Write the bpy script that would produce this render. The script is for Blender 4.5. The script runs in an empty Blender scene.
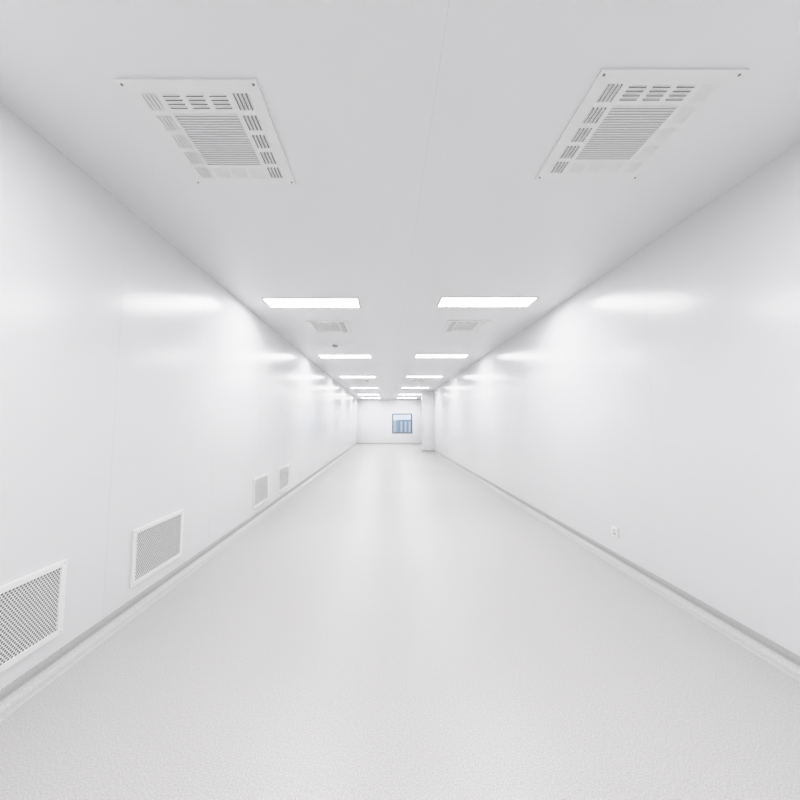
import bpy, bmesh, math
from mathutils import Vector, Matrix
sc=bpy.context.scene
try:
    sc.view_settings.view_transform='Khronos PBR Neutral'
    sc.view_settings.look='None'
except Exception as e: print(e)

XL,XR,Y0,Y1,H=-1.72,2.11,-7.2,19.5,2.70
CZ=1.27

# ---------- materials ----------
def mat(name,col,rough=0.5,spec=0.5,emit=0,metal=0,speck=None,bump=None,coat=0,trans=0,emcol=None):
    m=bpy.data.materials.new(name); m.use_nodes=True
    nt=m.node_tree; b=nt.nodes['Principled BSDF']
    b.inputs['Base Color'].default_value=(*col,1); b.inputs['Roughness'].default_value=rough
    b.inputs['Specular IOR Level'].default_value=spec; b.inputs['Metallic'].default_value=metal
    b.inputs['Coat Weight'].default_value=coat
    b.inputs['Transmission Weight'].default_value=trans
    if emit:
        b.inputs['Emission Color'].default_value=(*(emcol or (1,1,1)),1); b.inputs['Emission Strength'].default_value=emit
    if speck:
        tc=nt.nodes.new('ShaderNodeTexCoord'); 
        n=nt.nodes.new('ShaderNodeTexNoise'); n.inputs['Scale'].default_value=speck[0]; n.inputs['Detail'].default_value=3
        n.inputs['Roughness'].default_value=0.7
        r=nt.nodes.new('ShaderNodeValToRGB'); r.color_ramp.elements[0].position=0.36; r.color_ramp.elements[1].position=0.64
        r.color_ramp.elements[0].color=(*speck[1],1); r.color_ramp.elements[1].color=(*speck[2],1)
        nt.links.new(tc.outputs['Object'],n.inputs['Vector']); nt.links.new(n.outputs['Fac'],r.inputs['Fac'])
        nt.links.new(r.outputs['Color'],b.inputs['Base Color'])
    if bump:
        tc=nt.nodes.new('ShaderNodeTexCoord'); 
        n=nt.nodes.new('ShaderNodeTexNoise'); n.inputs['Scale'].default_value=bump[0]; n.inputs['Detail'].default_value=1
        bp=nt.nodes.new('ShaderNodeBump'); bp.inputs['Strength'].default_value=bump[1]; bp.inputs['Distance'].default_value=bump[2]
        nt.links.new(tc.outputs['Object'],n.inputs['Vector']); nt.links.new(n.outputs['Fac'],bp.inputs['Height'])
        nt.links.new(bp.outputs['Normal'],b.inputs['Normal'])
    return m
M_wall=mat('wall_coated_steel_panel',(0.905,0.905,0.914),0.215,0.6,bump=(1.1,0.25,0.008))
M_ceil=mat('ceiling_panel',(0.96,0.96,0.972),0.35,0.4)
M_seam=mat('panel_seam',(0.84,0.84,0.85),0.5,0.3)
M_floor=mat('vinyl_floor',(0.7,0.7,0.7),0.37,0.5,speck=(180,(0.60,0.592,0.588),(0.77,0.762,0.758)))
M_cove=mat('cove_vinyl',(0.7,0.7,0.7),0.4,0.4,speck=(180,(0.64,0.635,0.63),(0.77,0.765,0.76)))
M_skirt=mat('skirting_grey',(0.45,0.45,0.46),0.4,0.4,speck=(180,(0.50,0.50,0.505),(0.64,0.64,0.645)))
M_white=mat('powder_coated_white',(0.93,0.93,0.93),0.4,0.4)
M_vent=mat('vent_white',(0.97,0.97,0.97),0.4,0.4)
M_dark=mat('duct_dark',(0.16,0.16,0.165),0.8,0.1)
M_slot=mat('slot_dark',(0.24,0.24,0.25),0.8,0.1)
M_mid=mat('filter_grey',(0.70,0.70,0.71),0.8,0.1)
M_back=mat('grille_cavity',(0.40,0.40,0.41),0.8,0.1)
M_screw=mat('screw_steel',(0.35,0.35,0.35),0.35,0.5,metal=0.6)
M_light=mat('led_diffuser',(0.9,0.9,0.9),0.5,0.2,emit=17.4,emcol=(1,1,1))
M_frame=mat('window_frame_grey',(0.26,0.29,0.33),0.4,0.4)
M_glass=mat('window_glass',(0.98,0.99,1.0),0.02,0.5,trans=1.0)
M_blue=mat('blue_building',(0.46,0.54,0.64),0.5,0.3,)
M_pale=mat('pale_blue_building',(0.78,0.83,0.87),0.5,0.3)
M_outg=mat('outdoor_ground',(0.6,0.61,0.62),0.8,0.2)

# ---------- mesh helpers ----------
class B:
    def __init__(s): s.bm=bmesh.new(); s.mats=[]
    def mi(s,m):
        if m not in s.mats: s.mats.append(m)
        return s.mats.index(m)
    def box(s,a,b,m,skip=()):
        x0,y0,z0=a; x1,y1,z1=b
        v=[s.bm.verts.new(p) for p in [(x0,y0,z0),(x1,y0,z0),(x1,y1,z0),(x0,y1,z0),(x0,y0,z1),(x1,y0,z1),(x1,y1,z1),(x0,y1,z1)]]
        F={'-z':(0,3,2,1),'+z':(4,5,6,7),'-y':(0,1,5,4),'+x':(1,2,6,5),'+y':(2,3,7,6),'-x':(3,0,4,7)}
        for k,f in F.items():
            if k in skip: continue
            fc=s.bm.faces.new([v[i] for i in f]); fc.material_index=s.mi(m)
    def poly(s,pts,m):
        fc=s.bm.faces.new([s.bm.verts.new(p) for p in pts]); fc.material_index=s.mi(m); return fc
    def cyl(s,c,r0,r1,z0,z1,m,n=24,smooth=True):
        a=[s.bm.verts.new((c[0]+r0*math.cos(2*math.pi*i/n),c[1]+r0*math.sin(2*math.pi*i/n),z0)) for i in range(n)]
        b=[s.bm.verts.new((c[0]+r1*math.cos(2*math.pi*i/n),c[1]+r1*math.sin(2*math.pi*i/n),z1)) for i in range(n)]
        for i in range(n):
            f=s.bm.faces.new((a[i],a[(i+1)%n],b[(i+1)%n],b[i])); f.material_index=s.mi(m)
        f=s.bm.faces.new(a[::-1]); f.material_index=s.mi(m)
        f=s.bm.faces.new(b); f.material_index=s.mi(m)
    def done(s,name,M=None,bevel=0,loc=None):
        me=bpy.data.meshes.new(name); s.bm.normal_update(); s.bm.to_mesh(me); s.bm.free()
        for m in s.mats: me.materials.append(m)
        o=bpy.data.objects.new(name,me); sc.collection.objects.link(o)
        if M is not None: o.matrix_world=M
        if bevel:
            md=o.modifiers.new('bevel','BEVEL'); md.width=bevel; md.segments=2; md.limit_method='ANGLE'
        return o

T=0.12
# ---------- shell ----------
b=B(); b.box((XL-T,Y0-T,-T),(XR+T,Y1+T,0),M_floor); b.done('floor')
b=B(); b.box((XL-T,Y0-T,H),(XR+T,Y1+T,H+T),M_ceil)
for x in (0.215,):
    b.box((x-0.001,Y0,H-0.0006),(x+0.001,Y1,H+0.001),M_seam)
y=-4.6
while y<Y1:
    b.box((XL,y-0.001,H-0.0006),(XR,y+0.001,H+0.001),M_seam); y+=5.2
b.done('ceiling')
def sidewall(name,x,sgn,ys):
    b=B()
    if sgn<0: b.box((x-T,Y0-T,0),(x,Y1+T,H),M_wall)
    else: b.box((x,Y0-T,0),(x+T,Y1+T,H),M_wall)
    for yy in ys:
        b.box((x-0.0005,yy-0.001,0),(x+0.0005,yy+0.001,H),M_seam)
    b.done(name)
sidewall('wall_left',XL,-1,[2.05+1.18*k for k in range(-7,14)])
sidewall('wall_right',XR,1,[2.56+1.18*k for k in range(-7,14)])
b=B(); b.box((XL,Y0-T,0),(XR,Y0,H),M_wall); b.done('wall_back')
# far wall with window opening
wx0,wx1,wz0,wz1=0.38,1.57,CZ-0.62,CZ+0.56
b=B()
b.box((XL,Y1,0),(wx0,Y1+T,H),M_wall); b.box((wx1,Y1,0),(XR,Y1+T,H),M_wall)
b.box((wx0,Y1,0),(wx1,Y1+T,wz0),M_wall); b.box((wx0,Y1,wz1),(wx1,Y1+T,H),M_wall)
b.done('wall_far')
b=B(); f=0.05
b.box((wx0,Y1-0.015,wz0),(wx0+f,Y1+T,wz1),M_frame); b.box((wx1-f,Y1-0.015,wz0),(wx1,Y1+T,wz1),M_frame)
b.box((wx0+f,Y1-0.015,wz0),(wx1-f,Y1+T,wz0+f),M_frame); b.box((wx0+f,Y1-0.015,wz1-f),(wx1-f,Y1+T,wz1),M_frame)
b.box((wx0+f,Y1+0.05,wz0+f),(wx1-f,Y1+0.056,wz1-f),M_glass)
b.done('window_1')
# outside
b=B(); b.box((-20,Y1+0.5,-0.4),(25,60,-0.2),M_outg); b.done('ground_outside')
b=B(); b.box((1.1,28,-0.2),(7,34,1.55),M_blue)
for i in range(5):
    b.box((1.25+i*0.35,27.95,0.3),(1.42+i*0.35,28,1.4),M_pale)
b.box((-4,38,-0.2),(3.0,44,1.6),M_pale)
b.done('neighbouring_building')

# partition / pillar on the right near the far end
PX,PY=1.60,14.2
b=B(); b.box((PX,PY,0),(XR,PY+0.45,H),M_wall); 
b.done('wall_pillar_right')
# ---------- baseboards ----------
def baseboard(name,p0,p1,n,ext=0):
    prof=[(0,0.082),(0.004,0.082),(0.004,0.045)]
    for i in range(1,7):
        a=math.pi/2*i/6
        prof.append((0.004+0.042*(1-math.cos(a)),0.045-0.042*math.sin(a)))
    prof+= [(0.075,0.002),(0.077,0.0)]
    p0=Vector(p0);p1=Vector(p1);n=Vector(n)
    b=B()
    for i in range(len(prof)-1):
        (a,z),(c,w)=prof[i],prof[i+1]
        m=M_skirt if i<3 else M_cove
        q=[p0+n*a+Vector((0,0,z)),p1+n*a+Vector((0,0,z)),p1+n*c+Vector((0,0,w)),p0+n*c+Vector((0,0,w))]
        b.poly(q,m)
    o=b.done(name)
    bm=bmesh.new(); bm.from_mesh(o.data); bmesh.ops.remove_doubles(bm,verts=bm.verts,dist=1e-5); 
    bmesh.ops.recalc_face_normals(bm,faces=bm.faces); bm.to_mesh(o.data); bm.free()
    for p in o.data.polygons: p.use_smooth=True
baseboard('baseboard_left',(XL,Y0,0),(XL,Y1,0),(1,0,0))
baseboard('baseboard_right',(XR,Y0,0),(XR,Y1,0),(-1,0,0))
baseboard('baseboard_far',(XL,Y1,0),(XR,Y1,0),(0,-1,0))
baseboard('baseboard_back',(XL,Y0,0),(XR,Y0,0),(0,1,0))
baseboard('baseboard_pillar_front',(PX,PY,0),(XR,PY,0),(0,-1,0))
baseboard('baseboard_pillar_side',(PX,PY,0),(PX,PY+0.45,0),(-1,0,0))

# ---------- ceiling lights ----------
for k in range(-3,6):  # rearmost row is unseen, behind the camera, added to brighten the near end
    yc=3.755+3.09*k
    if k==5: yc=18.4
    for xc,dy in ((-0.87,0),(1.18,-0.03)):
        b=B(); w,d=0.54,0.135; g=0.014
        b.box((-w-g,-d-g,-0.010),(w+g,-d,0),M_white); b.box((-w-g,d,-0.010),(w+g,d+g,0),M_white)
        b.box((-w-g,-d,-0.010),(-w,d,0),M_white); b.box((w,-d,-0.010),(w+g,d,0),M_white)
        b.poly([(-w,-d,-0.008),(-w,d,-0.008),(w,d,-0.008),(w,-d,-0.008)],M_light)
        b.done('ceiling_light_panel',Matrix.Translation((xc,yc+dy,H)))

# ---------- ceiling diffusers ----------
def diffuser(xc,yc,inner):
    b=B(); h=0.295; t=0.009
    cell=0.1015; cs=0.037; ch=0.146
    def plate(x0,y0,x1,y1): b.box((x0,y0,-t),(x1,y1,0),M_vent)
    plate(-h,-h,h,-ch); plate(-h,ch,h,h); plate(-h,-ch,-ch,ch); plate(ch,-ch,h,ch)
    for i in range(5):
        for j in range(5):
            if 0<i<4 and 0<j<4: continue
            cx=(i-2)*cell; cy=(j-2)*cell
            side_in = (i==4 and inner>0) or (i==0 and inner<0)
            side_out= (i==0 and inner>0) or (i==4 and inner<0)
            for k in range(4):
                o=(k-1.5)*0.018
                if side_in:
                    b.box((cx+o-0.0036,cy-cs,-t-0.0008),(cx+o+0.0036,cy+cs,-t+0.001),M_slot)
                    b.box((cx+o+inner*0.0042-0.001,cy-cs,-t-0.005),(cx+o+inner*0.0042+0.001,cy+cs,-t),M_vent)
                elif j==0 and not side_out:
                    b.box((cx-cs,cy+o-0.0036,-t-0.0008),(cx+cs,cy+o+0.0036,-t+0.001),M_slot)
                    b.box((cx-cs,cy+o-0.0052,-t-0.004),(cx+cs,cy+o-0.0032,-t),M_vent)
                elif side_out:
                    x0,x1,y0,y1=cx+o-0.006,cx+o+0.006,cy-cs,cy+cs
                    b.poly([(x0,y0,-t-0.0003),(x0,y1,-t-0.0003),(x1,y1,-t-0.004),(x1,y0,-t-0.004)],M_vent)
                else:
                    x0,x1,y0,y1=cx-cs,cx+cs,cy+o-0.006,cy+o+0.006
                    b.poly([(x0,y0,-t-0.0003),(x1,y0,-t-0.0003),(x1,y1,-t-0.004),(x0,y1,-t-0.004)],M_vent)
    b.box((-ch,-ch,-0.005),(ch,ch,-0.0005),M_mid)
    n=22
    for k in range(n):
        y0=-ch+2*ch*(k+0.22)/n; y1=-ch+2*ch*(k+0.72)/n
        b.box((-ch,y0,-t+0.001),(ch,y1,-0.0055),M_vent)
    e=0.004
    b.box((-ch-e,-ch-e,-t-0.001),(ch+e,-ch,-t),M_vent); b.box((-ch-e,ch,-t-0.001),(ch+e,ch+e,-t),M_vent)
    b.box((-ch-e,-ch,-t-0.001),(-ch,ch,-t),M_vent); b.box((ch,-ch,-t-0.001),(ch+e,ch,-t),M_vent)
    for sx in (-1,1):
        for sy in (-1,1):
            b.cyl((sx*(h-0.018),sy*(h-0.018)),0.005,0.005,-t-0.002,-t,M_screw,n=12)
    b.done('ceiling_air_diffuser',Matrix.Translation((xc,yc,H)))
for yc in (1.539,4.74,10.9):
    diffuser(-0.835,yc,1)
    diffuser(1.169,yc-0.038,-1)

# ---------- wall return grilles ----------
def grille(y0,y1,z0=0.165,z1=0.542):
    W=y1-y0; Hh=z1-z0; b=B(); fr=0.03
    b.box((0,0,0),(W,fr,0.012),M_vent); b.box((0,Hh-fr,0),(W,Hh,0.012),M_vent)
    b.box((0,fr,0),(fr,Hh-fr,0.012),M_vent); b.box((W-fr,fr,0),(W,Hh-fr,0.012),M_vent)
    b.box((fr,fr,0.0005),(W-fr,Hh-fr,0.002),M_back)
    x0,x1,yy0,yy1=fr,W-fr,fr,Hh-fr
    px=0.0150; py=0.0118
    nx=round((x1-x0)/px); ny=round((yy1-yy0)/py)
    px=(x1-x0)/nx; py=(yy1-yy0)/ny; R=0.0049; z=0.009
    N=12
    angs=[2*math.pi*i/N for i in range(N)]
    for j in range(ny):
        off=0 if j%2==0 else px/2
        cnt=nx if j%2==0 else nx-1
        cy=yy0+(j+.5)*py
        if j%2:
            b.poly([(x0,cy-py/2,z),(x0+px/2,cy-py/2,z),(x0+px/2,cy+py/2,z),(x0,cy+py/2,z)],M_vent)
            b.poly([(x1-px/2,cy-py/2,z),(x1,cy-py/2,z),(x1,cy+py/2,z),(x1-px/2,cy+py/2,z)],M_vent)
        for i in range(cnt):
            cx=x0+off+(i+.5)*px
            inn=[];out=[];low=[]
            for a in angs:
                c,s_=math.cos(a),math.sin(a)
                inn.append(b.bm.verts.new((cx+R*c,cy+R*s_,z)))
                low.append(b.bm.verts.new((cx+R*c,cy+R*s_,z-0.0015)))
                k=min((px/2)/abs(c) if abs(c)>1e-6 else 9,(py/2)/abs(s_) if abs(s_)>1e-6 else 9)
                out.append(b.bm.verts.new((cx+k*c,cy+k*s_,z)))
            for q in range(N):
                q2=(q+1)%N
                f=b.bm.faces.new((inn[q],out[q],out[q2],inn[q2])); f.material_index=b.mi(M_vent)
                f=b.bm.faces.new((inn[q],inn[q2],low[q2],low[q])); f.material_index=b.mi(M_vent)
            for sx in(-1,1):
                for sy in(-1,1):
                    cpt=(cx+sx*px/2,cy+sy*py/2,z)
                    best=[o.co.copy() for o in out if (o.co.x-cx)*sx>1e-6 and (o.co.y-cy)*sy>1e-6]
                    v=[p for p in best if abs(abs(p.x-cx)-px/2)<1e-6]; h_=[p for p in best if abs(abs(p.y-cy)-py/2)<1e-6]
                    if v and h_:
                        pv=max(v,key=lambda p:abs(p.y-cy)); ph=max(h_,key=lambda p:abs(p.x-cx))
                        if (pv-ph).length>1e-6: 
                            fc=b.poly([tuple(pv),cpt,tuple(ph)],M_vent)
                            fc.normal_update()
                            if fc.normal.z<0: fc.normal_flip()
    for sx in (0.014,W-0.014):
        for sy in (0.014,Hh-0.014):
            b.cyl((sx,sy),0.0035,0.0035,0.012,0.013,M_mid,n=10)
    Mx=Matrix(((0,0,1,XL),(1,0,0,y0),(0,1,0,z0),(0,0,0,1)))
    b.done('wall_return_air_grille',Mx)
grille(1.25,1.79); grille(2.25,2.79); grille(4.25,4.78); grille(5.24,5.76)

# ---------- smoke detector ----------
b=B(); c=(0,0)
b.cyl(c,0.056,0.058,-0.014,0,M_white,n=32); b.cyl(c,0.038,0.050,-0.036,-0.014,M_back,n=32); b.cyl(c,0.030,0.038,-0.050,-0.036,M_white,n=32)
b.cyl(c,0.005,0.005,-0.052,-0.050,M_screw,n=10)
b.done('smoke_detector',Matrix.Translation((-0.94,5.86,H)))

# ---------- outlet on right wall ----------
b=B(); s=0.043
b.box((-s,-s,0),(s,s,0.008),M_vent)
b.box((-s+0.008,-s+0.008,0.008),(s-0.008,s-0.008,0.0095),M_white)
for (x,y) in ((-0.009,0.014),(0.009,0.014)):
    b.box((x-0.002,y-0.006,0.0095),(x+0.002,y+0.006,0.0102),M_slot)
for sx in (-1,1):
    b.poly([(sx*0.012-0.0025,-0.022,0.0101),(sx*0.012+0.0025,-0.022,0.0101),(sx*0.007+0.0025,-0.008,0.0101),(sx*0.007-0.0025,-0.008,0.0101)],M_slot)
b.box((-0.002,-0.02,0.0095),(0.002,-0.010,0.0102),M_slot)
Mx=Matrix(((0,0,-1,XR),(-1,0,0,3.05),(0,1,0,0.27),(0,0,0,1)))
b.done('wall_outlet',Mx,bevel=0)

# ---------- world ----------
w=bpy.data.worlds.new('World'); sc.world=w; w.use_nodes=True
bg=w.node_tree.nodes['Background']; bg.inputs['Color'].default_value=(0.88,0.93,1.0,1); bg.inputs['Strength'].default_value=1.1

# ---------- camera ----------
cd=bpy.data.cameras.new('camera'); cam=bpy.data.objects.new('camera',cd); sc.collection.objects.link(cam)
cam.location=(0,0,CZ); cam.rotation_euler=(math.radians(90+4.07),0,0)
cd.sensor_width=36; cd.lens=323/800*36; cd.shift_x=0.0175; cd.clip_start=0.02; cd.clip_end=200
sc.camera=cam
